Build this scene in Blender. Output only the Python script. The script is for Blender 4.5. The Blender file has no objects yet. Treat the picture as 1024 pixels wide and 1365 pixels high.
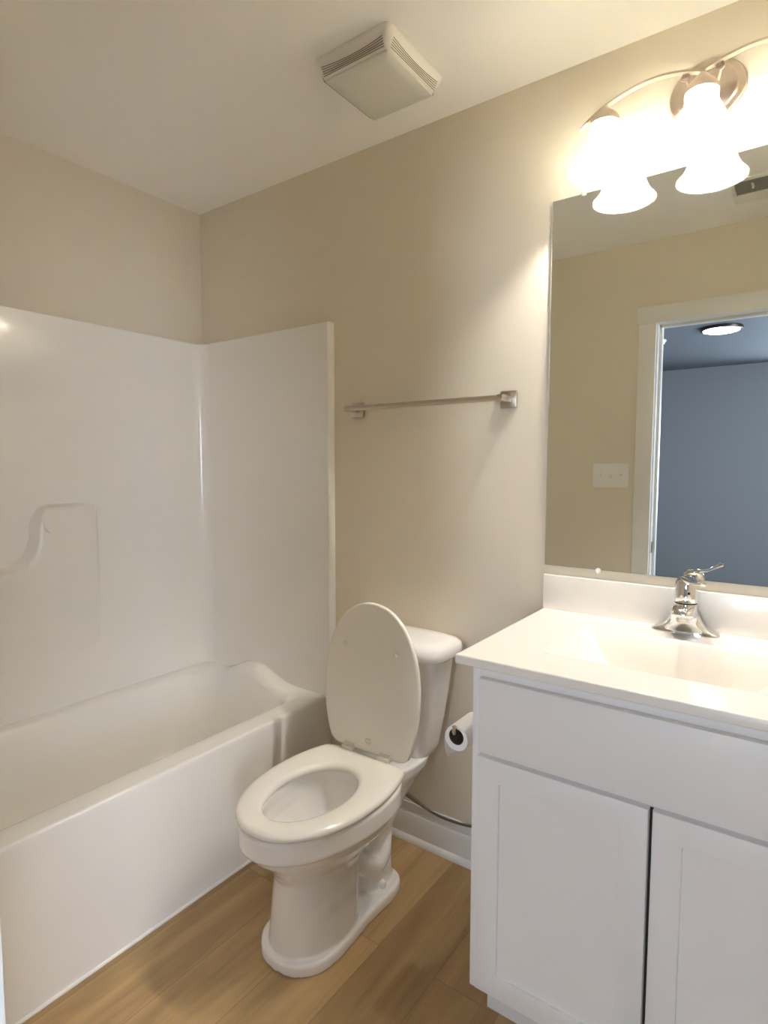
import bpy, bmesh, math, random
from mathutils import Vector, Matrix
pi = math.pi
S = bpy.context.scene
C = bpy.context.collection

# ------------------------------------------------------------------ camera
def cam_axes(yaw, pitch, roll):
    cy, sy, cp, sp = math.cos(yaw), math.sin(yaw), math.cos(pitch), math.sin(pitch)
    f = Vector((-sy * cp, cy * cp, sp)); r = Vector((cy, sy, 0)); u = r.cross(f)
    c, s = math.cos(roll), math.sin(roll)
    return c * r + s * u, -s * r + c * u, f
r_, u_, f_ = cam_axes(0.6255, -0.0766, 0.0009)
cd = bpy.data.cameras.new('camera'); cam = bpy.data.objects.new('camera', cd); C.objects.link(cam)
cam.matrix_world = Matrix(((r_.x, u_.x, -f_.x, 2.2306), (r_.y, u_.y, -f_.y, -1.699), (r_.z, u_.z, -f_.z, 1.334), (0, 0, 0, 1)))
cd.sensor_fit = 'HORIZONTAL'; cd.sensor_width = 36; cd.lens = 784.2 / 1024 * 36
cd.clip_start = 0.02
S.camera = cam

# ------------------------------------------------------------------ light and exposure
BULB = 700.0            # emission of each bulb of the vanity fixture
BULB_COL = (1.0, 0.955, 0.90)
DAY = 66.0             # daylight through the bedroom window, watts
DAY_COL = (0.72, 0.83, 1.0)
S.view_settings.view_transform = 'Standard'
S.view_settings.look = 'None'
S.view_settings.exposure = 1.0
S.view_settings.gamma = 1.0
S.view_settings.use_curve_mapping = False
W = bpy.data.worlds.new('world'); S.world = W; W.use_nodes = True
W.node_tree.nodes['Background'].inputs[0].default_value = (0.45, 0.62, 1.0, 1)
W.node_tree.nodes['Background'].inputs[1].default_value = 1.0
S.cycles.max_bounces = 16
S.cycles.diffuse_bounces = 12
S.cycles.transparent_max_bounces = 12
S.cycles.sample_clamp_indirect = 25
S.cycles.caustics_reflective = False
SIDE_FILL = 105.0           # added fill for tub and left wall, from an invented side window
def daylight_and_fill(watts, w, h, loc, rot):  # makes the far window's daylight and the added side fill
    la = bpy.data.lights.new('daylight_and_fill', 'AREA'); la.shape = 'RECTANGLE'; la.size = w; la.size_y = h
    la.energy = watts; la.color = DAY_COL
    lo = bpy.data.objects.new('daylight_and_fill', la); C.objects.link(lo); lo.location = loc; lo.rotation_euler = rot
daylight_and_fill(DAY, 0.8, 1.3, (2.50, -5.98, 1.45), (pi / 2, 0, 0))        # outside the far window, shining in (+y)
daylight_and_fill(SIDE_FILL, 1.5, 1.3, (4.48, -2.95, 1.45), (pi / 2, 0, pi / 2))  # added fill light outside the invented side window, shining in (-x)

# ------------------------------------------------------------------ materials
def mat(name, col, rough=0.5, metal=0.0, coat=0.0, bump=0.0, bscale=200.0, spec=0.5, vary=0.0, vscale=3.0):
    m = bpy.data.materials.new(name); m.use_nodes = True
    nt = m.node_tree; b = nt.nodes['Principled BSDF']
    b.inputs['Base Color'].default_value = (*col, 1)
    b.inputs['Roughness'].default_value = rough
    b.inputs['Metallic'].default_value = metal
    b.inputs['Coat Weight'].default_value = coat
    b.inputs['Coat Roughness'].default_value = 0.05
    b.inputs['Specular IOR Level'].default_value = spec
    tc = nt.nodes.new('ShaderNodeTexCoord')
    if bump:
        n = nt.nodes.new('ShaderNodeTexNoise'); n.inputs['Scale'].default_value = bscale; n.inputs['Detail'].default_value = 3
        bp = nt.nodes.new('ShaderNodeBump'); bp.inputs['Strength'].default_value = bump; bp.inputs['Distance'].default_value = 0.002
        nt.links.new(tc.outputs['Object'], n.inputs['Vector']); nt.links.new(n.outputs['Fac'], bp.inputs['Height'])
        nt.links.new(bp.outputs['Normal'], b.inputs['Normal'])
    if vary:
        n = nt.nodes.new('ShaderNodeTexNoise'); n.inputs['Scale'].default_value = vscale; n.inputs['Detail'].default_value = 2
        mx = nt.nodes.new('ShaderNodeMix'); mx.data_type = 'RGBA'
        mx.inputs['A'].default_value = (*[c * (1 - vary) for c in col], 1)
        mx.inputs['B'].default_value = (*[min(1, c * (1 + vary)) for c in col], 1)
        nt.links.new(tc.outputs['Object'], n.inputs['Vector']); nt.links.new(n.outputs['Fac'], mx.inputs['Factor'])
        nt.links.new(mx.outputs['Result'], b.inputs['Base Color'])
    return m

M = {}
M['wall'] = mat('greige_wall_paint', (0.73, 0.665, 0.55), 0.5, bump=0.06, bscale=260, spec=0.3, vary=0.015)
M['ceiling'] = mat('white_ceiling_paint', (0.92, 0.91, 0.885), 0.8, bump=0.08, bscale=180, spec=0.2)
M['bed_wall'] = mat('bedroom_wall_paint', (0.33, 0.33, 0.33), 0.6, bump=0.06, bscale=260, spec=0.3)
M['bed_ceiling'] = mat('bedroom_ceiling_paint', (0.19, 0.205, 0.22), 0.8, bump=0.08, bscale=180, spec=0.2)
M['carpet'] = mat('bedroom_carpet', (0.22, 0.20, 0.18), 0.95, bump=0.5, bscale=500, spec=0.1, vary=0.1, vscale=90)
M['trim'] = mat('white_trim_paint', (0.78, 0.775, 0.75), 0.35, bump=0.02, bscale=60)
M['acrylic'] = mat('white_acrylic', (0.86, 0.84, 0.80), 0.2, coat=0.3, bump=0.012, bscale=9)
M['porcelain'] = mat('white_porcelain', (0.86, 0.85, 0.835), 0.09, coat=0.5, bump=0.006, bscale=20)
M['seat'] = mat('white_seat_plastic', (0.88, 0.855, 0.79), 0.2, bump=0.01, bscale=30)
M['hinge'] = mat('translucent_hinge_plastic', (0.84, 0.82, 0.74), 0.25)
M['cabinet'] = mat('white_cabinet_paint', (0.84, 0.83, 0.825), 0.38, bump=0.02, bscale=50)
M['toe'] = mat('cabinet_toe_board', (0.74, 0.73, 0.72), 0.5)
M['marble'] = mat('cultured_marble', (0.86, 0.825, 0.765), 0.25, coat=0.15, bump=0.006, bscale=15)
M['chrome'] = mat('chrome', (0.86, 0.86, 0.86), 0.06, 1.0)
M['nickel'] = mat('brushed_nickel', (0.60, 0.54, 0.46), 0.3, 1.0, bump=0.03, bscale=400)
M['lampnickel'] = mat('satin_nickel_fixture', (0.58, 0.49, 0.42), 0.28, 1.0)
M['mirror'] = mat('mirror_silver', (0.90, 0.94, 0.92), 0.0, 1.0)
M['mirror_edge'] = mat('polished_mirror_edge', (0.78, 0.80, 0.74), 0.15, 0.4)
M['clip'] = mat('clear_plastic_clip', (0.85, 0.84, 0.80), 0.15)
M['paper'] = mat('tissue_paper', (0.92, 0.91, 0.90), 0.9, bump=0.2, bscale=300)
M['card'] = mat('cardboard_core', (0.16, 0.11, 0.08), 0.9, bump=0.2, bscale=200)
M['hose'] = mat('dark_braided_hose', (0.16, 0.13, 0.10), 0.45, 0.4, bump=0.4, bscale=900)
M['dark'] = mat('dark_gap', (0.02, 0.02, 0.02), 0.8)
M['slot'] = mat('vent_slot_shadow_gap', (0.30, 0.26, 0.20), 0.8)
M['vent'] = mat('white_vent_plastic', (0.80, 0.775, 0.72), 0.45, bump=0.02, bscale=80)
M['vent_panel'] = mat('light_panel_plastic', (0.64, 0.63, 0.57), 0.4, bump=0.02, bscale=60)
M['reg_grey'] = mat('register_blades_grey', (0.25, 0.25, 0.23), 0.5)
M['switch'] = mat('white_switch_plastic', (0.82, 0.81, 0.79), 0.3)
M['caulk'] = mat('white_caulk', (0.86, 0.84, 0.80), 0.4)
M['bronze'] = mat('dark_bronze_ring', (0.05, 0.035, 0.03), 0.35, 0.7)
M['hinge_metal'] = mat('dark_strike_metal', (0.22, 0.21, 0.20), 0.35, 0.9)
M['water'] = mat('bowl_water', (0.70, 0.70, 0.66), 0.02)
M['mark'] = mat('grey_print', (0.42, 0.42, 0.40), 0.6)

def emit(name, col, s):
    m = bpy.data.materials.new(name); m.use_nodes = True; nt = m.node_tree
    b = nt.nodes['Principled BSDF']; b.inputs['Base Color'].default_value = (0.8, 0.8, 0.8, 1)
    b.inputs['Emission Color'].default_value = (*col, 1); b.inputs['Emission Strength'].default_value = s
    return m
M['bulb'] = emit('lit_bulb', BULB_COL, BULB)
M['led'] = emit('lit_led_lens', (1.0, 0.93, 0.93), 9.0)

def shade_mat():
    m = bpy.data.materials.new('frosted_alabaster_glass'); m.use_nodes = True; nt = m.node_tree
    nt.nodes.remove(nt.nodes['Principled BSDF']); out = nt.nodes['Material Output']
    N, L = nt.nodes.new, nt.links.new
    tl = N('ShaderNodeBsdfTranslucent'); tl.inputs[0].default_value = (0.60, 0.59, 0.53, 1)
    df = N('ShaderNodeBsdfDiffuse'); df.inputs[0].default_value = (0.72, 0.71, 0.63, 1)
    tp = N('ShaderNodeBsdfTransparent'); tp.inputs[0].default_value = (1.0, 0.97, 0.90, 1)
    gl = N('ShaderNodeBsdfGlossy'); gl.inputs['Roughness'].default_value = 0.2
    tc = N('ShaderNodeTexCoord'); nz = N('ShaderNodeTexNoise'); nz.inputs['Scale'].default_value = 12; nz.inputs['Detail'].default_value = 4
    L(tc.outputs['Object'], nz.inputs['Vector'])
    mr = N('ShaderNodeMapRange'); mr.inputs['To Min'].default_value = 0.16; mr.inputs['To Max'].default_value = 0.21
    L(nz.outputs['Fac'], mr.inputs['Value'])
    m1 = N('ShaderNodeMixShader'); m1.inputs[0].default_value = 0.35; L(tl.outputs[0], m1.inputs[1]); L(df.outputs[0], m1.inputs[2])
    m2 = N('ShaderNodeMixShader'); L(mr.outputs[0], m2.inputs[0]); L(m1.outputs[0], m2.inputs[1]); L(tp.outputs[0], m2.inputs[2])
    m3 = N('ShaderNodeMixShader'); m3.inputs[0].default_value = 0.04; L(m2.outputs[0], m3.inputs[1]); L(gl.outputs[0], m3.inputs[2])
    L(m3.outputs[0], out.inputs['Surface'])
    return m
M['shade'] = shade_mat()

def pane_mat():
    m = bpy.data.materials.new('window_glass'); m.use_nodes = True; nt = m.node_tree
    nt.nodes.remove(nt.nodes['Principled BSDF']); out = nt.nodes['Material Output']
    tp = nt.nodes.new('ShaderNodeBsdfTransparent'); gl = nt.nodes.new('ShaderNodeBsdfGlossy'); gl.inputs['Roughness'].default_value = 0.02
    mx = nt.nodes.new('ShaderNodeMixShader'); mx.inputs[0].default_value = 0.06
    nt.links.new(tp.outputs[0], mx.inputs[1]); nt.links.new(gl.outputs[0], mx.inputs[2]); nt.links.new(mx.outputs[0], out.inputs['Surface'])
    return m
M['pane'] = pane_mat()

def floor_mat():
    m = bpy.data.materials.new('brown_vinyl_plank'); m.use_nodes = True; nt = m.node_tree
    b = nt.nodes['Principled BSDF']; N, L = nt.nodes.new, nt.links.new
    tc = N('ShaderNodeTexCoord'); sx = N('ShaderNodeSeparateXYZ'); cx = N('ShaderNodeCombineXYZ')
    L(tc.outputs['Object'], sx.inputs[0])
    ad = N('ShaderNodeMath'); ad.operation = 'ADD'; ad.inputs[1].default_value = -0.054
    L(sx.outputs['X'], ad.inputs[0]); L(sx.outputs['Y'], cx.inputs['X']); L(ad.outputs[0], cx.inputs['Y'])
    br = N('ShaderNodeTexBrick'); br.offset = 0.37; br.inputs['Scale'].default_value = 1.0
    br.inputs['Brick Width'].default_value = 1.22; br.inputs['Row Height'].default_value = 0.18
    br.inputs['Mortar Size'].default_value = 0.0007; br.inputs['Mortar Smooth'].default_value = 0.2; br.inputs['Bias'].default_value = 0.0
    br.inputs['Color1'].default_value = (0, 0, 0, 1); br.inputs['Color2'].default_value = (1, 1, 1, 1); br.inputs['Mortar'].default_value = (0.5, 0.5, 0.5, 1)
    L(cx.outputs[0], br.inputs['Vector'])
    # wood grain: noise stretched along the plank (y), shifted plank by plank
    mp = N('ShaderNodeMapping'); mp.inputs['Scale'].default_value = (9.0, 0.9, 1.0)
    of = N('ShaderNodeVectorMath'); of.operation = 'SCALE'; of.inputs['Scale'].default_value = 7.0
    L(br.outputs['Color'], of.inputs[0]); L(of.outputs[0], mp.inputs['Location']); L(tc.outputs['Object'], mp.inputs['Vector'])
    g = N('ShaderNodeTexNoise'); g.inputs['Scale'].default_value = 1.6; g.inputs['Detail'].default_value = 5; g.inputs['Roughness'].default_value = 0.62; g.inputs['Distortion'].default_value = 0.5
    L(mp.outputs[0], g.inputs['Vector'])
    mp2 = N('ShaderNodeMapping'); mp2.inputs['Scale'].default_value = (70.0, 3.0, 1.0); L(tc.outputs['Object'], mp2.inputs['Vector'])
    g2 = N('ShaderNodeTexNoise'); g2.inputs['Scale'].default_value = 3.0; g2.inputs['Detail'].default_value = 3; L(mp2.outputs[0], g2.inputs['Vector'])
    cr = N('ShaderNodeValToRGB')
    e = cr.color_ramp.elements
    e[0].position = 0.30; e[0].color = (0.33, 0.215, 0.098, 1)
    e[1].position = 0.72; e[1].color = (0.52, 0.355, 0.175, 1)
    k = e.new(0.5); k.color = (0.43, 0.285, 0.133, 1)
    L(g.outputs['Fac'], cr.inputs['Fac'])
    mf = N('ShaderNodeMix'); mf.data_type = 'RGBA'; mf.blend_type = 'OVERLAY'; mf.inputs['Factor'].default_value = 0.15
    L(cr.outputs['Color'], mf.inputs['A']); L(g2.outputs['Color'], mf.inputs['B'])
    mr = N('ShaderNodeMapRange'); mr.inputs['To Min'].default_value = 0.88; mr.inputs['To Max'].default_value = 1.08
    L(br.outputs['Color'], mr.inputs['Value'])
    mv = N('ShaderNodeVectorMath'); mv.operation = 'SCALE'; L(mf.outputs['Result'], mv.inputs[0]); L(mr.outputs[0], mv.inputs['Scale'])
    md = N('ShaderNodeMix'); md.data_type = 'RGBA'; md.inputs['B'].default_value = (0.20, 0.13, 0.065, 1)
    L(br.outputs['Fac'], md.inputs['Factor']); L(mv.outputs[0], md.inputs['A'])
    L(md.outputs['Result'], b.inputs['Base Color'])
    b.inputs['Roughness'].default_value = 0.42; b.inputs['Specular IOR Level'].default_value = 0.4
    bp = N('ShaderNodeBump'); bp.inputs['Strength'].default_value = 0.08; bp.inputs['Distance'].default_value = 0.001
    L(g2.outputs['Fac'], bp.inputs['Height']); L(bp.outputs['Normal'], b.inputs['Normal'])
    return m
M['floor'] = floor_mat()

# ------------------------------------------------------------------ helpers
def root_of(p):
    while p.parent: p = p.parent
    return p
def obj(name, bm, m, parent=None, sharp=35, kind=None):
    """link one mesh object; bm is in world coordinates"""
    bmesh.ops.remove_doubles(bm, verts=bm.verts, dist=1e-6)
    bmesh.ops.recalc_face_normals(bm, faces=bm.faces)
    if parent: bmesh.ops.translate(bm, verts=bm.verts, vec=-root_of(parent).location)
    for f in bm.faces: f.smooth = True
    a = math.radians(sharp)
    for e in bm.edges:
        if len(e.link_faces) != 2 or e.calc_face_angle(0) > a: e.smooth = False
    me = bpy.data.meshes.new(name); bm.to_mesh(me); bm.free()
    me.materials.append(M[m] if isinstance(m, str) else m)
    o = bpy.data.objects.new(name, me); C.objects.link(o)
    if parent: o.parent = parent
    if kind: o['kind'] = kind
    return o
def struct(name, bm, m, parent=None): return obj(name, bm, m, parent, kind='structure')
def thing(name, label, cat, loc, group=None):
    o = bpy.data.objects.new(name, None); C.objects.link(o); o.location = loc; o.empty_display_size = 0.05
    o['label'] = label; o['category'] = cat; o['kind'] = 'thing'
    if group: o['group'] = group
    return o
def bx(bm, x0, x1, y0, y1, z0, z1, bev=0.0, seg=2):
    r = bmesh.ops.create_cube(bm, size=1.0)
    vs = r['verts']
    for v in vs:
        v.co = Vector(((x0 + x1) / 2 + v.co.x * (x1 - x0), (y0 + y1) / 2 + v.co.y * (y1 - y0), (z0 + z1) / 2 + v.co.z * (z1 - z0)))
    if bev:
        es = set(e for v in vs for e in v.link_edges)
        bmesh.ops.bevel(bm, geom=list(es), offset=bev, segments=seg, profile=0.5, affect='EDGES')
    return bm
def box(*a, **k): return bx(bmesh.new(), *a, **k)
def loft(bm, rings, cap0=True, cap1=True, closed=True):
    L = [[bm.verts.new(p) for p in r] for r in rings]
    n = len(rings[0])
    for a, b in zip(L[:-1], L[1:]):
        for i in range(n if closed else n - 1):
            j = (i + 1) % n
            bm.faces.new((a[i], a[j], b[j], b[i]))
    if cap0: bm.faces.new(list(reversed(L[0])))
    if cap1: bm.faces.new(L[-1])
    return L
def lathe(bm, prof, c, axis='z', n=40, cap=False):
    rings = []
    for r, h in prof:
        ring = []
        for i in range(n):
            a = 2 * pi * i / n; p, q = r * math.cos(a), r * math.sin(a)
            ring.append({'z': (c[0] + p, c[1] + q, c[2] + h), 'y': (c[0] + p, c[1] + h, c[2] + q), 'x': (c[0] + h, c[1] + p, c[2] + q)}[axis])
        rings.append(ring)
    loft(bm, rings, cap, cap); return bm
def tube(bm, pts, rad, n=12, sub=1, flat=None):
    """sweep a circle (or flat=(w,h) rounded bar) along pts; rad number or list"""
    P = [Vector(p) for p in pts]
    if sub > 1: P = spline(P, sub)
    rad = rad if isinstance(rad, (list, tuple)) else [rad] * len(P)
    if len(rad) != len(P):
        rad = [rad[min(len(rad) - 1, int(i * (len(rad) - 1) / (len(P) - 1) + 1e-6))] * (1 - (i * (len(rad) - 1) / (len(P) - 1)) % 1) +
               rad[min(len(rad) - 1, int(i * (len(rad) - 1) / (len(P) - 1) + 1e-6) + 1)] * ((i * (len(rad) - 1) / (len(P) - 1)) % 1) for i in range(len(P))]
    rings = []; up = Vector((0, 0, 1)); prev = None
    for i, p in enumerate(P):
        t = (P[min(i + 1, len(P) - 1)] - P[max(i - 1, 0)]).normalized()
        if prev is None:
            s = t.cross(up)
            if s.length < 0.1: s = t.cross(Vector((1, 0, 0)))
            s.normalize()
        else:
            s = (prev - t * prev.dot(t)).normalized()
        prev = s; v = s.cross(t)
        fw, fh = flat if flat else (1, 1)
        rings.append([p + rad[i] * (fw * math.cos(2 * pi * k / n) * s + fh * math.sin(2 * pi * k / n) * v) for k in range(n)])
    loft(bm, rings); return bm
def spline(P, sub):
    P = [Vector(p) for p in P]; out = []
    Q = [2 * P[0] - P[1]] + P + [2 * P[-1] - P[-2]]
    for i in range(1, len(Q) - 2):
        a, b, c, d = Q[i - 1], Q[i], Q[i + 1], Q[i + 2]
        for k in range(sub):
            t = k / sub
            out.append(0.5 * (2 * b + (c - a) * t + (2 * a - 5 * b + 4 * c - d) * t * t + (3 * b - a - 3 * c + d) * t ** 3))
    out.append(P[-1]); return out
def prism(bm, poly, axis, a, b):
    """extrude a 2-D polygon along an axis from a to b"""
    def at(p, h): return {'x': (h, p[0], p[1]), 'y': (p[0], h, p[1]), 'z': (p[0], p[1], h)}[axis]
    loft(bm, [[at(p, a) for p in poly], [at(p, b) for p in poly]]); return bm
def rrect(x0, x1, y0, y1, r, z, k=6, m=24):
    """rounded rectangle ring, same point count whatever the sizes; z number or function"""
    out = []
    cs = [((x1 - r), (y1 - r), 0), ((x0 + r), (y1 - r), pi / 2), ((x0 + r), (y0 + r), pi), ((x1 - r), (y0 + r), 3 * pi / 2)]
    pts = []
    for i, (cx, cy, a0) in enumerate(cs):
        arc = [(cx + r * math.cos(a0 + pi / 2 * j / k), cy + r * math.sin(a0 + pi / 2 * j / k)) for j in range(k + 1)]
        pts += arc
        nx = cs[(i + 1) % 4]; e = (nx[0] + r * math.cos(nx[2]), nx[1] + r * math.sin(nx[2])); s = arc[-1]
        for j in range(1, m): pts.append((s[0] + (e[0] - s[0]) * j / m, s[1] + (e[1] - s[1]) * j / m))
    return [(x, y, z(x, y) if callable(z) else z) for x, y in pts]
def superell(cx, cy, a, b, n, z, N=64):
    out = []
    for i in range(N):
        t = 2 * pi * i / N; c, s = math.cos(t), math.sin(t)
        out.append((cx + a * math.copysign(abs(c) ** (2 / n), c), cy + b * math.copysign(abs(s) ** (2 / n), s), z))
    return out

# ------------------------------------------------------------------ the room
H, D, X1 = 2.44, 1.489, 2.56          # ceiling height, depth, right wall
WO = D + 0.115                         # bedroom face of the front wall
BX0, BX1, BY = 0.3, 4.3, -5.8          # bedroom
DX0, DX1, DZ = 1.578, 2.352, 2.053     # door opening
struct('floor', box(0 - .1, X1 + .1, -D - .06, 0.1, -0.1, 0), 'floor')
struct('ceiling', box(-.1, X1 + .1, -D - .06, 0.1, H, H + 0.1), 'ceiling')
struct('wall_back', box(-.1, X1 + .1, 0, 0.1, 0, H), 'wall')
struct('wall_left', box(-.1, 0, -D, 0, 0, H), 'wall')
struct('wall_right', box(X1, X1 + .1, -D, 0, 0, H), 'wall')
def front_wall(y0, y1, xa, xb):
    bm = bmesh.new()
    bx(bm, xa, DX0, y0, y1, 0, H); bx(bm, DX1, xb, y0, y1, 0, H); bx(bm, DX0, DX1, y0, y1, DZ, H)
    return bm
struct('wall_front', front_wall(-D - .057, -D, -.1, X1 + .1), 'wall')
# bedroom beyond the door
struct('floor_bedroom', box(BX0 - .1, BX1 + .1, BY - .1, -D - .06, -0.1, -0.002), 'carpet')
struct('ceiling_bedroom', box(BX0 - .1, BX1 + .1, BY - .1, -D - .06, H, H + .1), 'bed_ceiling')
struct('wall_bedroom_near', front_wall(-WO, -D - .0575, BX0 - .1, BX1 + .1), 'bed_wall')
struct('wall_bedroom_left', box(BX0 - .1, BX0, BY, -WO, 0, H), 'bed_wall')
WZ0, WZ1 = 0.85, 2.05
def window(n, wall, plane, u0, u1, lo_, hi_, side):
    """wall with a hole, sash, pane and casing; side 'y' = far wall, 'x' = right wall; d counts outwards from the room face"""
    def B(bm, ua, ub, d0, d1, za, zb, bev=0.0):
        p, q = (plane - d1, plane - d0) if side == 'y' else (plane + d0, plane + d1)
        if side == 'y': bx(bm, ua, ub, p, q, za, zb, bev)
        else: bx(bm, p, q, ua, ub, za, zb, bev)
    bm = bmesh.new()
    B(bm, lo_, u0, 0, .12, 0, H); B(bm, u1, hi_, 0, .12, 0, H); B(bm, u0, u1, 0, .12, 0, WZ0); B(bm, u0, u1, 0, .12, WZ1, H)
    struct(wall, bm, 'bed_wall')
    bm = bmesh.new()
    for ua, ub, za, zb in ((u0, u0 + .05, WZ0, WZ1), (u1 - .05, u1, WZ0, WZ1), (u0 + .05, u1 - .05, WZ0, WZ0 + .05), (u0 + .05, u1 - .05, WZ1 - .05, WZ1), (u0 + .05, u1 - .05, 1.42, 1.47)):
        B(bm, ua, ub, .04, .09, za, zb, .004)
    w = struct('window_%d' % n, bm, 'trim')
    bm = bmesh.new(); B(bm, u0 + .05, u1 - .05, .062, .068, WZ0 + .05, WZ1 - .05); struct('pane', bm, 'pane', w)
    bm = bmesh.new()
    B(bm, u0 - .09, u0, -.018, 0, WZ0 - .02, WZ1 + .09, .003); B(bm, u1, u1 + .09, -.018, 0, WZ0 - .02, WZ1 + .09, .003)
    B(bm, u0, u1, -.018, 0, WZ1, WZ1 + .09, .003); B(bm, u0 - .11, u1 + .11, -.04, 0, WZ0 - .04, WZ0 - .02, .003); B(bm, u0, u1, -.04, .04, WZ0 - .02, WZ0, .003)
    struct('casing', bm, 'trim', w)
window(1, 'wall_bedroom_far', BY, 2.10, 2.90, BX0 - .1, BX1 + .1, 'y')
window(2, 'wall_bedroom_right', BX1, -3.65, -2.25, BY, -WO, 'x')  # unseen window, added so the side fill can enter

# baseboards with a shoe moulding
BP = [(0, 0), (.026, 0), (.026, .008), (.021, .018), (.0145, .022), (.0145, .098), (.012, .104), (.007, .108), (.006, .116), (.006, .130), (.004, .135), (0, .135)]
bm = prism(bmesh.new(), [(-a, z) for a, z in BP], 'x', .755, 1.655); struct('baseboard_back', bm, 'trim')
bm = prism(bmesh.new(), [(-D + a, z) for a, z in BP], 'x', .755, 1.49); struct('baseboard_front', bm, 'trim')
bm = prism(bmesh.new(), [(X1 - a, z) for a, z in BP], 'y', -D, -.55); struct('baseboard_right', bm, 'trim')

# door frame seen in the mirror (no leaf in view)
door = struct('door_1', box(DX0, DX0 + .018, -WO - .001, -D + .001, 0, DZ - .018, bev=.001), 'trim')
bm = bmesh.new(); bx(bm, DX1 - .018, DX1, -WO - .001, -D + .001, 0, DZ - .018, .001); bx(bm, DX0, DX1, -WO - .001, -D + .001, DZ - .018, DZ, .001)
struct('jamb', bm, 'trim', door)
bm = bmesh.new(); bx(bm, DX0 + .018, DX0 + .03, -D - .075, -D - .04, 0, DZ - .018, .002); bx(bm, DX1 - .03, DX1 - .018, -D - .075, -D - .04, 0, DZ - .018, .002)
bx(bm, DX0 + .018, DX1 - .018, -D - .075, -D - .04, DZ - .03, DZ - .018, .002); struct('door_stop', bm, 'trim', door)
CI = .012
for nm, s, yw in (('casing', 1, -D), ('casing', -1, -WO)):
    bm = bmesh.new(); y0, y1 = sorted((yw, yw + s * .018))
    bx(bm, DX0 + CI - .079, DX0 + CI, y0, y1, 0, DZ - CI - .005, .002); bx(bm, DX1 - CI, DX1 - CI + .088, y0, y1, 0, DZ - CI - .005, .002)
    struct(nm, bm, 'trim', door)
    y0, y1 = sorted((yw, yw + s * .022))
    struct('head_casing', box(DX0 + CI - .089, DX1 - CI + .098, y0, y1, DZ - CI - .005, DZ + .065, bev=.002), 'trim', door)
bm = box(DX0 + .018, DX0 + .0195, -D - .035, -D - .008, .90, .957, bev=.0005)
struct('strike_plate', bm, 'hinge_metal', door)

# ------------------------------------------------------------------ bathtub and surround (one moulded unit)
t = thing('bathtub', 'white one-piece bathtub with tall glossy wall surround in the corner', 'bathtub', (.38, -D / 2, 0))
TX = .753
YB = -.004; YF = -D + .004
def bump(x, y):
    e = max(0.0, min(1.0, (y + .22) / .17)); e = e * e * (3 - 2 * e)
    return .058 * math.exp(-(abs(x - .36) / .125) ** 2.6) * e
def rim(h): return lambda x, y: h + bump(x, y)
rings = [rrect(.004, TX, YF, YB, .004, 0.004), rrect(.004, TX, YF, YB, .004, .20), rrect(.004, TX, YF, YB, .004, .430),
         rrect(.004, TX - .001, YF, YB, .004, rim(.4425)), rrect(.005, TX - .0025, YF + .001, YB - .001, .005, rim(.4465)), rrect(.007, TX - .006, YF + .003, YB - .004, .008, rim(.4488)),
         rrect(.012, TX - .012, -D + .02, -.014, .014, rim(.4495)), rrect(.025, TX - .05, -D + .06, -.040, .05, rim(.4495)), rrect(.050, TX - .078, -D + .09, -.070, .08, rim(.449)),
         rrect(.062, TX - .088, -D + .10, -.085, .09, rim(.446)), rrect(.072, TX - .098, -D + .112, -.097, .10, rim(.440)), rrect(.078, TX - .106, -D + .12, -.106, .105, rim(.425)),
         rrect(.092, TX - .122, -D + .15, -.135, .115, lambda x, y: .36 + .6 * bump(x, y)), rrect(.115, TX - .145, -D + .20, -.20, .13, .24),
         rrect(.14, TX - .17, -D + .26, -.285, .13, .135), rrect(.17, TX - .20, -D + .30, -.34, .12, .10), rrect(.22, TX - .25, -D + .36, -.42, .10, .092)]
bm = bmesh.new(); loft(bm, rings)
obj('tub', bm, 'acrylic', t, sharp=50)
# surround: plan section extruded, then the wall faces
def arc(cx, cy, r, a0, a1, n=8): return [(cx + r * math.cos(a0 + (a1 - a0) * i / n), cy + r * math.sin(a0 + (a1 - a0) * i / n)) for i in range(n + 1)]
IN, RC, SX = .03, .055, .775
ZP = 1.866
inner = [(SX - .004, -IN - .004)] + [(SX - .03, -IN - .003), (SX - .04, -IN)] + arc(IN + RC, -IN - RC, RC, pi / 2, pi) + arc(IN + RC, -D + IN + RC, RC, pi, 3 * pi / 2) + [(SX - .04, -D + IN), (SX - .004, -D + IN)]
outer = [(SX, -D + IN - .004), (SX, -D + .001), (.001, -D + .001), (.001, -.001), (SX, -.001), (SX, -IN)]
poly = inner + outer
bm = bmesh.new()
loft(bm, [[(x, y, .438) for x, y in poly], [(x, y, ZP - .006) for x, y in poly], [(x, y, ZP) for x, y in poly]])
sur = obj('wall_surround', bm, 'acrylic', t, sharp=45)
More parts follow.
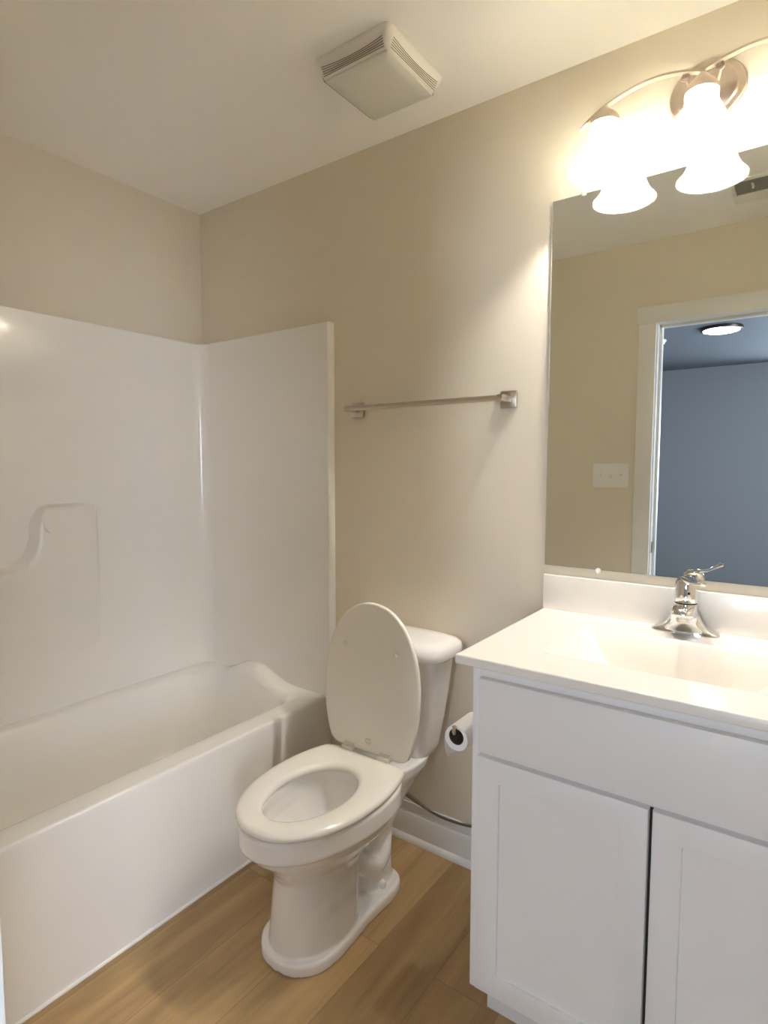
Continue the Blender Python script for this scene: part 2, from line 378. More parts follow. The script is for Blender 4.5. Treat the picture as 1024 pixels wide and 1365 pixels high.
# moulded shelf: raised field with an S-shaped step in its top edge
def shelf_outline(g):
    """outline in (y,z), shrunk by g"""
    top = 1.193 - g; low = .980 - g
    q = 1.6 * g
    p = [(-.525 - q, .62 + q), (-.525 - q, top - .06 - q), (-.535 - q, top - .012), (-.57 - q, top), (-.69, top)]
    p += [(-.725 - .2 * g, top - .004), (-.748 + .1 * g, top - .025), (-.760 + g, top - .06), (-.764 + g, top - .11)]
    p += [(-.773 + g, low + .07), (-.792 + g, low + .035), (-.825 + g, low + .010), (-.87, low), (-.95, low), (-1.30, low), (-1.345 + g, low - .02), (-1.35 + g, low - .05), (-1.35 + g, .62 + q)]
    return [v.to_2d() for v in spline([Vector((a, b, 0)) for a, b in p], 4)]
def shelf_ring(x, g): return [(x, p[0], p[1]) for p in shelf_outline(g)]
bm = bmesh.new()
loft(bm, [shelf_ring(.02, -.010), shelf_ring(.034, -.006), shelf_ring(.050, .0), shelf_ring(.078, .003), shelf_ring(.086, .008), shelf_ring(.088, .018), shelf_ring(.088, .05)])
for vtx in bm.verts:        # the raised field runs out to nothing at its right-hand end and at its foot
    ky = max(0, min(1, (-.50 - vtx.co.y) / .25)); kz = max(0, min(1, (vtx.co.z - .60) / .28))
    vtx.co.x = .026 + (vtx.co.x - .026) * (.10 + .90 * ky) * (.06 + .94 * kz)
obj('soap_shelf', bm, 'acrylic', sur, sharp=70)
bm = tube(bmesh.new(), [(TX + .001, -D + .01, .004), (TX + .001, -.03, .004)], .0055, 8)
obj('caulk_bead', bm, 'caulk', t)

# ------------------------------------------------------------------ toilet
TCX = 1.137
t = thing('toilet', 'white two-piece toilet with its lid and seat, lid raised', 'toilet', (TCX, -.44, 0))
t['label'] = 'white toilet with raised oval lid standing between tub and vanity'
def egg(yf, yb, hw, z, nb=2.5, nf=2.0, N=64, wide=.42):
    """egg outline: yf front (towards the room), yb back, widest at 42 % from the back"""
    yc = yb + (yf - yb) * wide; out = []
    for i in range(N):
        a = 2 * pi * i / N; c, s = math.cos(a), math.sin(a)
        n = nb if s > 0 else nf
        x = hw * math.copysign(abs(c) ** (2 / n), c)
        y = yc + (yb - yc) * abs(s) ** (2 / n) if s > 0 else yc + (yf - yc) * abs(s) ** (2 / n)
        out.append((TCX + x, y, z))
    return out
# outer bowl and inner hollow in one closed surface
bm = bmesh.new()
R = [egg(-.670, -.415, .110, .004, 3.2), egg(-.668, -.412, .108, .05, 3.2), egg(-.660, -.405, .104, .13, 3.2), egg(-.652, -.395, .101, .20, 3), egg(-.652, -.375, .103, .222, 2.8), egg(-.663, -.35, .115, .248, 2.5), egg(-.695, -.31, .145, .285),
     egg(-.728, -.27, .168, .318), egg(-.742, -.25, .176, .340), egg(-.752, -.235, .184, .344), egg(-.757, -.235, .187, .352), egg(-.757, -.235, .187, .398), egg(-.752, -.24, .182, .405),
     egg(-.70, -.355, .125, .405), egg(-.690, -.362, .117, .398), egg(-.69, -.36, .118, .365), egg(-.682, -.365, .112, .33), egg(-.645, -.375, .095, .28), egg(-.58, -.385, .065, .235), egg(-.54, -.41, .045, .20), egg(-.53, -.43, .03, .19)]
loft(bm, R)
# rear deck, trapway column, foot
def se(yf, yb, hw, z, n=3): return superell(TCX, (yf + yb) / 2, hw, (yb - yf) / 2, n, z, 64)
loft(bm, [se(-.36, -.205, .080, .012), se(-.345, -.205, .072, .05), se(-.345, -.205, .068, .12), se(-.345, -.195, .072, .20), se(-.335, -.14, .086, .27), se(-.32, -.085, .112, .335), se(-.31, -.060, .132, .372), se(-.30, -.052, .136, .398), se(-.30, -.055, .13, .403)])
for s in (-1, 1):
    tube(bm, [(TCX + s * .04, -.40, .17), (TCX + s * .048, -.36, .135), (TCX + s * .052, -.315, .112), (TCX + s * .050, -.275, .13), (TCX + s * .042, -.245, .18)], [.026, .034, .037, .036, .028], 16, 4)
foot = []
for y, hw in ((-.198, 0), (-.200, .045), (-.212, .080), (-.240, .102), (-.28, .111), (-.32, .112), (-.37, .110), (-.42, .111), (-.48, .116), (-.54, .119), (-.59, .116), (-.63, .101), (-.665, .066), (-.678, .035), (-.682, 0)):
    foot.append((hw, y))
half = spline([Vector((a, b, 0)) for a, b in foot], 4)
ring2 = [(p.x, p.y) for p in half] + [(-p.x, p.y) for p in reversed(half[1:-1])]
def foot_ring(g, z): return [(TCX + x * (1 - g / .11), -.42 + (y + .42) * (1 - g / .25), z) for x, y in ring2]
loft(bm, [foot_ring(.0, .0), foot_ring(-.001, .012), foot_ring(.0, .026), foot_ring(.003, .031), foot_ring(.010, .033)])
bowl = obj('bowl', bm, 'porcelain', t)
md = bowl.modifiers.new('remesh', 'REMESH'); md.mode = 'VOXEL'; md.voxel_size = .0034; md.use_smooth_shade = True
md = bowl.modifiers.new('smooth', 'SMOOTH'); md.factor = .5; md.iterations = 4
bm = bmesh.new(); bm.faces.new([bm.verts.new(p) for p in egg(-.585, -.40, .066, .236)]); bmesh.ops.solidify(bm, geom=bm.faces[:], thickness=.004)
obj('bowl_water', bm, 'water', t)
for s in (-1, 1):
    bm = lathe(bmesh.new(), [(.0001, .022), (.006, .0215), (.011, .018), (.0135, .010), (.0145, 0)], (TCX + s * .072, -.295, .032), n=24)
    obj('bolt_cap', bm, 'porcelain', t, sharp=60)
# seat
HY = -.277
def seat_hw(d):
    if d >= .2: return .187 * max(0, 1 - ((d - .2) / .478 * 1.7194) ** 2.15) ** (1 / 2.15)
    return .187 - .040 * ((.2 - d) / .2) ** 2.2
def seat_outline(N=96, dc=.245):
    """(x,d) by rays from (0,dc)"""
    out = []
    for i in range(N):
        a = 2 * pi * i / N; c, s = math.cos(a), math.sin(a); lo, hi = 0, .4
        for _ in range(40):
            m_ = (lo + hi) / 2; x, d = abs(c) * m_, dc + s * m_
            if 0 <= d <= .478 and x <= seat_hw(d) - (.02 * max(0, 1 - d / .02) ** 2): lo = m_
            else: hi = m_
        out.append((c * lo, dc + s * lo))
    return out
SO = seat_outline()
def ro(g, dc=.245): # outline shrunk by g towards centre
    r = []
    for x, d in SO:
        l = math.hypot(x, d - dc); k = (l - g) / l; r.append((x * k, dc + (d - dc) * k))
    return r
def hole(g, N=96, dc=.245):
    r = []
    for i in range(N):
        a = 2 * pi * i / N; c, s = math.cos(a), math.sin(a); b = .165 if s > 0 else .148
        r.append(((.106 + g) * c, dc + (b + g) * s))
    return r
def sring(o, z): return [(TCX + x, HY - d, z) for x, d in o]
rg = [sring(ro(.004), .410), sring(ro(0), .414), sring(ro(.0), .421), sring(ro(.004), .428), sring(ro(.014), .4315), sring(ro(.03), .4325), sring(hole(.016), .431), sring(hole(.006), .427), sring(hole(0), .419), sring(hole(.002), .411)]
bm = bmesh.new(); L = loft(bm, rg, False, False)
n = len(L[0])
for i in range(n): bm.faces.new((L[0][i], L[0][(i + 1) % n], L[-1][(i + 1) % n], L[-1][i]))
obj('seat', bm, 'seat', t, sharp=60)
# lid, standing nearly upright and leaning on the tank
def lid_pt(x, d, h):
    a = math.radians(3.0); y = -.271 + d * math.sin(a) - h * math.cos(a); z = .436 + d * math.cos(a) + h * math.sin(a)
    return (TCX + .003 + x, y, z)
def lring(o, h): return [lid_pt(x * .985, d * .99, h) for x, d in o]
bm = bmesh.new()
loft(bm, [lring(ro(.010), -.012), lring(ro(.003), -.010), lring(ro(0), -.004), lring(ro(0), .002), lring(ro(.002), .006), lring(ro(.007), .0065), lring(ro(.012), .0045), lring(ro(.05), .004)])
lid = obj('lid', bm, 'seat', t, sharp=60)
for x, d in ((-.102, .33), (.098, .325)):
    p = lid_pt(x, d, .004)
    bm = lathe(bmesh.new(), [(.0075, 0), (.0075, -.004), (.006, -.007), (.0001, -.008)], p, axis='y', n=20); obj('bumper', bm, 'clip', lid, sharp=60)
p = lid_pt(0, .035, .0045); bm = bmesh.new()
tube(bm, [(p[0] + .0095 * math.cos(a * pi / 12), p[1], p[2] + .0095 * math.sin(a * pi / 12)) for a in range(24)] + [(p[0] + .0095, p[1], p[2])], .0007, 6)
tube(bm, [(p[0] - .006, p[1], p[2] - .003), (p[0] + .006, p[1], p[2] - .003)], .0006, 6)
tube(bm, [(p[0] - .005, p[1], p[2] + .004), (p[0], p[1], p[2] + .006), (p[0] + .005, p[1], p[2] + .004)], .0006, 6)
obj('emblem', bm, 'mark', lid)
for x in (-.07, .07):
    bm = bmesh.new(); bx(bm, TCX + x - .022, TCX + x + .022, -.292, -.268, .428, .443, .004)
    lathe(bm, [(.0075, -.02), (.0075, .02)], (TCX + x, -.276, .442), axis='x', n=16, cap=True)
    obj('hinge', bm, 'hinge', t)
# tank and lid
def tk(hw, yf, yb, z, n=4.5): return superell(TCX, (yf + yb) / 2, hw, (yb - yf) / 2, n, z, 72)
bm = bmesh.new()
loft(bm, [tk(.085, -.15, -.06, .385), tk(.118, -.165, -.045, .388), tk(.132, -.172, -.036, .40), tk(.140, -.176, -.032, .425), tk(.158, -.184, -.026, .52), tk(.174, -.190, -.022, .62), tk(.190, -.196, -.02, .735)])
obj('tank', bm, 'porcelain', t, sharp=60)
bm = bmesh.new()
loft(bm, [tk(.195, -.203, -.016, .733), tk(.212, -.218, -.008, .735), tk(.217, -.223, -.004, .742), tk(.217, -.223, -.004, .762), tk(.213, -.218, -.008, .775), tk(.200, -.205, -.020, .784), tk(.17, -.18, -.04, .789), tk(.10, -.14, -.08, .791)])
obj('tank_lid', bm, 'porcelain', t, sharp=60)

# supply line along the wall, ending at a stop valve behind the vanity side
w = thing('water_supply_line', 'thin dark braided hose lying along the wall above the baseboard', 'hose', (1.25, -.012, .12))
bm = tube(bmesh.new(), [(1.015, -.10, .39), (1.012, -.085, .30), (1.03, -.03, .22), (1.085, -.012, .172), (1.165, -.010, .147), (1.257, -.010, .131), (1.361, -.010, .139), (1.44, -.012, .165), (1.50, -.03, .20)], .0042, 10, 6)
obj('hose', bm, 'hose', w)
bm = lathe(bmesh.new(), [(.022, 0), (.022, -.003), (.008, -.006), (.008, -.05), (.011, -.052), (.011, -.066), (.0001, -.067)], (1.50, 0, .215), axis='y', n=20)
tube(bm, [(1.50, -.035, .215), (1.50, -.035, .195)], .006, 10); obj('stop_valve', bm, 'chrome', w)

# ------------------------------------------------------------------ vanity cabinet
VX0, VX1, VF, GX = 1.634, 2.384, -.527, 2.0165
v = thing('vanity_cabinet', 'white shaker vanity cabinet with two doors under the sink counter', 'cabinet', ((VX0 + VX1) / 2, -.27, 0))
bm = bmesh.new()
bx(bm, VX0, VX0 + .016, VF, -.002, .118, .8925, .001); bx(bm, VX1 - .016, VX1, VF, -.002, .118, .8925, .001)
bx(bm, VX0 + .016, VX1 - .016, -.012, -.002, .118, .8925); bx(bm, VX0 + .016, VX1 - .016, VF + .019, -.012, .118, .134)
bx(bm, VX0 + .016, VX1 - .016, VF, VF + .019, .118, .150); bx(bm, VX0 + .016, VX1 - .016, VF, VF + .019, .675, .8925)
bx(bm, VX0 + .016, VX0 + .04, VF, VF + .019, .150, .675); bx(bm, VX1 - .04, VX1 - .016, VF, VF + .019, .150, .675); bx(bm, GX - .02, GX + .02, VF, VF + .019, .150, .675)
obj('body', bm, 'cabinet', v)
obj('toe_kick', box(VX0 + .008, VX1 - .008, -.445, -.002, 0, .1185), 'toe', v)
DFW = .019
def shaker(x0, x1, z0, z1, st=.052, y=VF):
    """five-piece door: frame with a recessed panel"""
    bm = bmesh.new(); yf = y - DFW
    o = [(x0, z0), (x1, z0), (x1, z1), (x0, z1)]
    def rr(g, yy): return [(x0 + g, yy, z0 + g), (x1 - g, yy, z0 + g), (x1 - g, yy, z1 - g), (x0 + g, yy, z1 - g)]
    loft(bm, [rr(0, y - .0005), rr(0, yf + .003), rr(.001, yf + .001), rr(.003, yf), rr(st - .0015, yf), rr(st, yf + .001), rr(st + .001, yf + .007), rr(st + .004, yf + .0075)])
    return bm
obj('door', shaker(VX0 + .022, GX - .0035, .135, .690), 'cabinet', v)
obj('door', shaker(GX + .0035, VX1 - .022, .135, .690), 'cabinet', v)
obj('drawer_front', box(VX0 + .022, VX1 - .022, VF - DFW, VF - .0005, .701, .868, bev=.0025), 'cabinet', v)
obj('door_gap', box(GX - .003, GX + .003, VF - .0035, VF - .0002, .137, .688), 'dark', v)

# countertop with an integral basin
ct = thing('countertop', 'cream white cultured marble counter with integral rectangular sink', 'countertop', (2.0, -.28, .893))
ct['kind'] = 'thing'
CX0, CX1, CY, Z0, ZC = 1.602, 2.398, -.5555, .893, .9146
def rc(x0, x1, y0, y1, r, z): return rrect(x0, x1, y0, y1, r, z, 4, 4)
bm = bmesh.new()
rings = [rc(CX0 + .002, CX1 - .002, CY + .002, 0, .002, Z0), rc(CX0, CX1, CY, 0, .002, Z0 + .002), rc(CX0, CX1, CY, 0, .002, ZC - .003), rc(CX0 + .001, CX1 - .001, CY + .001, -.001, .002, ZC - .001), rc(CX0 + .003, CX1 - .003, CY + .003, -.001, .002, ZC), rc(CX0 + .008, CX1 - .008, CY + .008, -.006, .002, ZC)]
BX = (1.760, 2.248, -.425, -.148)
def bs(g, z, r): return rc(BX[0] + g, BX[1] - g, BX[2] + g, BX[3] - g, r, z)
rings += [bs(-.012, ZC, .02), bs(-.006, ZC, .016), bs(-.001, ZC - .0012, .014), bs(.003, ZC - .004, .012),
          rc(1.845, 2.155, -.345, -.190, .012, .822), rc(1.855, 2.145, -.338, -.196, .014, .814), rc(1.875, 2.125, -.32, -.21, .02, .810), rc(1.96, 2.04, -.285, -.245, .015, .805)]
def under(g, z, r): return rc(BX[0] + g, BX[1] - g, BX[2] + g, BX[3] - g, r, z)
rings = [rc(1.955, 2.045, -.29, -.24, .015, .790), rc(1.84, 2.16, -.35, -.185, .02, .798), under(-.012, Z0, .018)] + rings
loft(bm, rings)
obj('counter_slab', bm, 'marble', ct, sharp=40)
obj('backsplash', box(CX0, CX1, -.020, -.0008, ZC - .001, 1.0166, bev=.0025), 'marble', ct)
bm = lathe(bmesh.new(), [(.0001, .006), (.018, .006), (.021, .004), (.022, .0)], (2.0, -.265, .8055), n=28); obj('drain', bm, 'chrome', ct)

# ------------------------------------------------------------------ faucet
FX, FZ = 1.991, ZC
f = thing('faucet', 'chrome single-handle faucet standing at the back of the sink', 'faucet', (FX, -.062, FZ))
def fe(a, y0, y1, z, n=2.3, N=56): return superell(FX, (y0 + y1) / 2, a, (y1 - y0) / 2, n, FZ + z, N)
bm = bmesh.new()
loft(bm, [fe(.079, -.088, -.030, 0, 2.6), fe(.079, -.088, -.030, .004, 2.6), fe(.077, -.087, -.031, .0065, 2.6), fe(.066, -.088, -.032, .011), fe(.055, -.092, -.033, .0165), fe(.046, -.095, -.034, .024), fe(.0395, -.097, -.034, .033), fe(.035, -.099, -.034, .043), fe(.0325, -.104, -.034, .050)])
obj('base', bm, 'chrome', f, sharp=50)
bm = bmesh.new()
loft(bm, [fe(.028, -.098, -.036, .044), fe(.0285, -.124, -.036, .0475, 2.6), fe(.0288, -.133, -.035, .052, 2.8), fe(.0285, -.135, -.035, .060, 2.8), fe(.0280, -.132, -.035, .068, 2.6), fe(.0270, -.120, -.035, .0745), fe(.0265, -.098, -.0355, .078)])
sp = obj('spout', bm, 'chrome', f, sharp=50)
bm = lathe(bmesh.new(), [(.0115, .004), (.0115, -.007), (.0095, -.0075), (.0095, -.003)], (FX, -.116, FZ + .047), n=24, cap=True); obj('aerator', bm, 'nickel', sp)
bm = lathe(bmesh.new(), [(.0255, 0), (.0272, .002), (.0276, .012), (.0274, .036), (.0265, .047), (.0235, .056), (.016, .0615), (.0001, .063)], (FX, -.062, FZ + .0795), n=40)
hd = obj('handle', bm, 'chrome', f, sharp=60)
bm = lathe(bmesh.new(), [(.0258, 0), (.0258, .0032)], (FX, -.062, FZ + .0768), n=32); obj('handle_seam', bm, 'dark', f)
bm = bmesh.new(); rings = []; dv = Vector((.39, -.92, 0)); nv = Vector((.92, .39, 0))
for l, z, hw, ht in ((-.014, .136, .012, .004), (.000, .1405, .018, .005), (.020, .1415, .019, .0052), (.040, .1405, .015, .0045), (.065, .1405, .0095, .0036), (.090, .1425, .0075, .0034), (.110, .145, .0085, .0042), (.124, .1475, .0095, .0052), (.132, .1485, .008, .0046), (.137, .149, .003, .002)):
    c = Vector((FX, -.062, FZ + z)) + dv * l
    rings.append([c + nv * hw * math.cos(2 * pi * i / 24) + Vector((0, 0, ht * math.sin(2 * pi * i / 24))) for i in range(24)])
loft(bm, rings); obj('lever', bm, 'chrome', hd, sharp=60)
bm = lathe(bmesh.new(), [(.0001, -.0012), (.0032, -.001), (.0032, .002)], (FX + .010, -.0877, FZ + .106), axis='y', n=16); obj('index_dot', bm, 'dark', hd)

# ------------------------------------------------------------------ mirror
MX0, MX1, MZ0, MZ1 = 1.602, 2.380, 1.043, 2.087
mr = thing('wall_mirror', 'large frameless wall mirror above the sink backsplash', 'mirror', ((MX0 + MX1) / 2, 0, MZ0))
obj('mirror_glass', box(MX0, MX1, -.006, -.0008, MZ0, MZ1, bev=.0006, seg=1), 'mirror', mr)
bm = bmesh.new(); bx(bm, MX0 - .0016, MX0 - .0001, -.0062, -.0008, MZ0, MZ1); bx(bm, MX0, MX1, -.0062, -.0008, MZ1 + .0001, MZ1 + .0016)
obj('polished_edge', bm, 'mirror_edge', mr)
for x, z, s in ((1.757, MZ0, -1), (2.225, MZ0, -1), (1.689, MZ1, 1), (2.293, MZ1, 1)):
    bm = bmesh.new(); lathe(bm, [(.0001, -.011), (.004, -.0105), (.0075, -.009), (.008, -.006), (.008, -.0015)], (x, 0, z + s * .002), axis='y', n=20)
    obj('mirror_clip', bm, 'clip', mr, sharp=60)

# ------------------------------------------------------------------ vanity light
LX, LY = (1.770, 1.988, 2.206), -.108
vl = thing('vanity_light', 'three-bulb vanity light with bell glass shades and wavy nickel bar above the mirror', 'light', (LX[1], 0, 2.25))
BPX, BPZ = 1.984, 2.252
bm = bmesh.new()
def bp(a, b, y): return [(BPX + a * math.cos(2 * pi * i / 56), y, BPZ + b * math.sin(2 * pi * i / 56)) for i in range(56)]
loft(bm, [bp(.084, .074, -.0005), bp(.084, .074, -.005), bp(.080, .070, -.009), bp(.071, .061, -.010), bp(.068, .058, -.013), bp(.063, .053, -.016), bp(.040, .034, -.019), bp(.012, .010, -.020)])
obj('backplate', bm, 'lampnickel', vl, sharp=50)
def bar_z(x):
    u = (x - LX[0]) / (LX[1] - LX[0])
    if u < 0: return 2.240 + .42 * (x - LX[0]) - 3.0 * (x - LX[0]) ** 2
    if u > 2: return bar_z(2 * LX[1] - x)
    if u > 1: u -= 1; base = 2.243 + (2.240 - 2.243) * u; return base + .024 * math.sin(pi * u) ** .9
    return 2.240 + .003 * u + .024 * math.sin(pi * u) ** .9
xs = [LX[0] - .06 + i * (LX[2] - LX[0] + .12) / 72 for i in range(73)]
bm = bmesh.new(); rings = []
for i, x in enumerate(xs):
    z = bar_z(x); w_ = .0075 * (1 if 1 < i < 71 else .75); h_ = .0042
    rings.append([(x, LY + a, z + b) for a, b in ((-w_, -h_ * .6), (-w_, h_ * .6), (-w_ * .6, h_), (w_ * .6, h_), (w_, h_ * .6), (w_, -h_ * .6), (w_ * .6, -h_), (-w_ * .6, -h_))])
loft(bm, rings); obj('wavy_bar', bm, 'lampnickel', vl, sharp=40)
for s in (-1, 1):
    bm = bmesh.new(); ax = LX[1] + s * .036
    tube(bm, [(BPX + s * .022, -.016, BPZ - .005), (BPX + s * .026, -.055, BPZ - .022), (ax - s * .004, -.088, BPZ - .016), (ax, -.104, BPZ - .004), (ax + s * .001, LY, bar_z(ax) - .012)], .0034, 10, 5)
    tube(bm, [(ax + .0075 * math.sin(a), LY, bar_z(ax) - .011 + .0075 * math.cos(a)) for a in [2 * pi * i / 20 for i in range(21)]], .0028, 8)
    obj('scroll_arm', bm, 'lampnickel', vl, sharp=60)
SZ = 2.083
prof = [(.0845, .000), (.0835, .004), (.0775, .010), (.0695, .020), (.0625, .033), (.0570, .047), (.0505, .062), (.0435, .076), (.0375, .088), (.0350, .096), (.0355, .104), (.0362, .112), (.0350, .116)]
for x in LX:
    bm = lathe(bmesh.new(), [(.0055, .042), (.009, .040), (.014, .034), (.021, .026), (.0285, .019), (.0345, .010), (.0365, .002), (.0365, -.003), (.0001, -.004)], (x, LY, SZ + .117), n=32); bz = bar_z(x) - (SZ + .117)
    obj('socket_cup', bm, 'lampnickel', vl, sharp=60)
    bm = bmesh.new(); inn = [(r - .003, h) for r, h in reversed(prof)]
    full = prof + inn
    lathe(bm, full + [prof[0]], (x, LY, SZ), n=48)
    sh = obj('glass_shade', bm, 'shade', vl, sharp=70)
    bm = lathe(bmesh.new(), [(.0001, -.031), (.009, -.0295), (.0155, -.0245), (.0195, -.017), (.0205, -.010), (.019, -.002), (.015, .007), (.0115, .015), (.011, .022), (.0001, .0225)], (x, LY, SZ + .088), n=16)
    obj('bulb', bm, 'bulb', vl, sharp=80)

# ------------------------------------------------------------------ towel bar
tb = thing('towel_bar', 'brushed nickel towel bar with square posts on the wall above the toilet', 'towel rail', (1.18, 0, 1.54))
TZ = 1.539
bm = bmesh.new()
rings = [[(.882, -.066 + .009 * math.cos(q) , TZ + .009 * math.sin(q)) for q in [2 * pi * i / 16 for i in range(16)]], [(1.486, -.066 + .009 * math.cos(q), TZ + .009 * math.sin(q)) for q in [2 * pi * i / 16 for i in range(16)]]]
loft(bm, rings); obj('rail', bm, 'nickel', tb)
for x in (.891, 1.477):
    bm = bmesh.new()
    bx(bm, x - .026, x + .026, -.012, -.0005, TZ - .026, TZ + .026, .0015)
    bx(bm, x - .0095, x + .0095, -.074, -.011, TZ - .0095, TZ + .0095, .0015)
    obj('post', bm, 'nickel', tb)

# ------------------------------------------------------------------ toilet paper and its holder on the cabinet side
PX, PZ, PY0, PY1 = 1.551, .664, -.452, -.350
hl = thing('toilet_paper_holder', 'small nickel paper holder arm fixed to the left side of the vanity', 'paper holder', (VX0, -.335, PZ))
bm = lathe(bmesh.new(), [(.022, -.0005), (.022, -.006), (.018, -.009), (.0001, -.010)], (VX0, -.332, PZ + .015), axis='x', n=28); obj('wall_plate', bm, 'nickel', hl)
bm = tube(bmesh.new(), [(VX0 - .008, -.332, PZ + .015), (PX + .014, -.332, PZ + .015), (PX + .003, -.336, PZ + .015), (PX, -.347, PZ + .015), (PX, -.455, PZ + .015), (PX, -.462, PZ + .017), (PX, -.464, PZ + .020), (PX, -.464, PZ + .037)], .0045, 12)
obj('arm', bm, 'nickel', hl, sharp=60)
rl = thing('toilet_paper_roll', 'nearly empty toilet paper roll with hanging sheet beside the vanity', 'toilet paper', (PX, -.40, PZ))
RO, RI = .0315, .0205
bm = bmesh.new()
def pr_(r, y, dz): return [(PX + r * math.cos(2 * pi * i / 40), y, PZ + dz + r * math.sin(2 * pi * i / 40)) for i in range(40)]
loft(bm, [pr_(RI, PY0, .004), pr_(RO, PY0, 0), pr_(RO, PY1, 0), pr_(RI, PY1, .004), pr_(RI, PY0, .004)], False, False); obj('paper', bm, 'paper', rl)
bm = lathe(bmesh.new(), [(RI - .001, PY0 + .0005), (RI, PY0 + .0005), (RI, PY1 - .0005), (RI - .001, PY1 - .0005), (RI - .001, PY0 + .0005)], (PX, 0, PZ + .004), axis='y', n=40); obj('core', bm, 'card', rl)
bm = bmesh.new(); pr = []
for a, b in ((-RO + .001, .010), (-RO - .0005, .002), (-RO - .001, -.012), (-RO - .0005, -.028), (-RO + .003, -.042), (-RO + .009, -.053)): pr.append((PX + a, PZ + b))
prt = pr + [(x + .0008, z) for x, z in reversed(pr)]
prism(bm, prt, 'y', PY0, PY1); obj('loose_sheet', bm, 'paper', rl)

# ------------------------------------------------------------------ ceiling exhaust fan
fx0, fx1, fy0, fy1 = 1.082, 1.336, -.440, -.172
fan = thing('exhaust_fan', 'white square exhaust fan grille with slotted sides on the ceiling', 'exhaust fan', ((fx0 + fx1) / 2, (fy0 + fy1) / 2, H))
bm = bmesh.new()
def fr(g, z, r): return rrect(fx0 + g, fx1 - g, fy0 + g, fy1 - g, r, z, 5, 3)
loft(bm, [fr(.002, H, .018), fr(0, H - .004, .018), fr(0, H - .012, .018), fr(.004, H - .022, .02), fr(.013, H - .043, .024), fr(.019, H - .049, .026), fr(.028, H - .051, .028), fr(.05, H - .0505, .02)])
g = obj('grille', bm, 'vent', fan, sharp=50)
bm = bmesh.new()
def face_pt(side, u, k):
    """point on the sloping side, u along, k 0..1 down"""
    z = H - .021 - .0225 * k; off = .004 + .009 * k - .0006
    if side == 0: return (fx0 + (fx1 - fx0) * u, fy0 + off, z)
    if side == 1: return (fx1 - off, fy0 + (fy1 - fy0) * u, z)
    if side == 2: return (fx0 + (fx1 - fx0) * u, fy1 - off, z)
    return (fx0 + off, fy0 + (fy1 - fy0) * u, z)
for side in range(4):
    for q in range(5):
        pts = []
        for i in range(13):
            u = .10 + .80 * i / 12; k = .22 + .23 * q
            k += (.26 - .40 * (2 * (u - .5)) ** 2) * (1 - q / 4)
            pts.append(face_pt(side, u, k))
        tube(bm, pts, .0010, 6)
obj('slots', bm, 'slot', g)
bm = bmesh.new()
def fp(g_, z, r): return rrect(fx0 + .022 + g_, fx1 - .022 - g_, fy0 + .022 + g_, fy1 - .022 - g_, r, z, 5, 3)
loft(bm, [fp(0, H - .0495, .006), fp(0, H - .054, .006), fp(.002, H - .056, .006), fp(.03, H - .0565, .006)])
obj('light_panel', bm, 'vent_panel', fan, sharp=50)

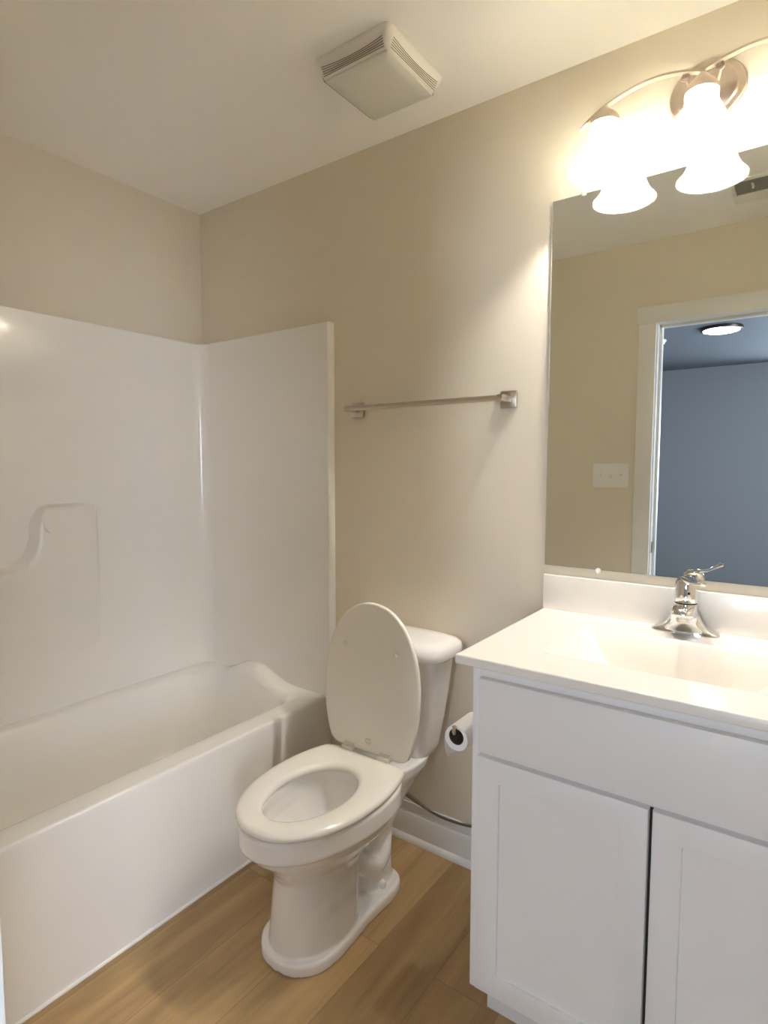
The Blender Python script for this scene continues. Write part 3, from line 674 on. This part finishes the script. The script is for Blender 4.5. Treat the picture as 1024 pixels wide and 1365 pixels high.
# ceiling register over the doorway side, seen only in the mirror
rx0, rx1, ry0, ry1 = 1.925, 2.245, -1.255, -1.005
rg_ = thing('ceiling_register', 'grey ceiling air register with white frame, reflected in the mirror', 'air vent', ((rx0 + rx1) / 2, (ry0 + ry1) / 2, H))
bm = bmesh.new()
for a in ((rx0, rx1, ry0, ry0 + .085), (rx0, rx1, ry1 - .03, ry1), (rx0, rx0 + .014, ry0 + .08, ry1 - .03), (rx1 - .03, rx1, ry0 + .08, ry1 - .03)): bx(bm, *a, H - .009, H - .0005, .002)
obj('frame', bm, 'vent', rg_)
for i in range(7):
    y = ry0 + .09 + .020 * i
    bm = bmesh.new(); bx(bm, rx0 + .012, rx1 - .028, y, y + .017, H - .006, H - .003)
    obj('blade', bm, 'reg_grey', rg_)
bm = tube(bmesh.new(), [(2.0, ry0 + .16, H - .006), (2.0, ry0 + .165, H - .018), (2.004, ry0 + .185, H - .022), (2.0, ry0 + .20, H - .014)], .004, 8, 3); obj('lever', bm, 'vent', rg_)

# three-gang switch plate beside the door, seen in the mirror
sx0, sx1, sz0, sz1 = 1.306, 1.487, 1.228, 1.352
sx0 -= .004; sx1 = 1.484
sw = thing('switch_plate', 'white three-toggle light switch plate on the wall beside the door frame', 'light switch', ((sx0 + sx1) / 2, -D, sz0))
bm = bx(bmesh.new(), sx0, sx1, -D + .0005, -D + .006, sz0, sz1, .003); obj('cover_plate', bm, 'switch', sw)
for i, up in enumerate((1, -1, 1)):
    x = sx0 + (sx1 - sx0) * (.22 + .28 * i); z = (sz0 + sz1) / 2
    bm = bmesh.new(); bx(bm, x - .0055, x + .0055, -D + .005, -D + .0075, z - .012, z + .012, .001)
    tube(bm, [(x, -D + .006, z), (x, -D + .018, z + up * .009)], [.0048, .0036], 8)
    obj('toggle', bm, 'switch', sw)

# bedroom ceiling light and smoke detector, seen in the mirror through the doorway
cl = thing('ceiling_light', 'round flush bedroom ceiling light with dark bronze ring, reflected in the mirror', 'light', (1.61, -3.75, H))
bm = lathe(bmesh.new(), [(.152, -.0005), (.152, -.014), (.148, -.020), (.136, -.024), (.130, -.022), (.130, -.0005)], (1.61, -3.75, H), n=56); obj('ring', bm, 'bronze', cl)
bm = lathe(bmesh.new(), [(.131, -.012), (.129, -.026), (.10, -.034), (.05, -.038), (.0001, -.039)], (1.61, -3.75, H), n=56); obj('lens', bm, 'led', cl, sharp=70)
sd = thing('smoke_detector', 'white round smoke detector on the bedroom ceiling half behind the door jamb', 'smoke detector', (1.10, -3.98, H))
bm = lathe(bmesh.new(), [(.066, -.0005), (.066, -.012), (.062, -.018)], (1.10, -3.98, H), n=40, cap=True); obj('mounting_ring', bm, 'switch', sd)
bm = lathe(bmesh.new(), [(.056, -.017), (.055, -.030), (.045, -.038), (.02, -.041), (.0001, -.0412)], (1.10, -3.98, H), n=40); obj('housing', bm, 'switch', sd, sharp=60)
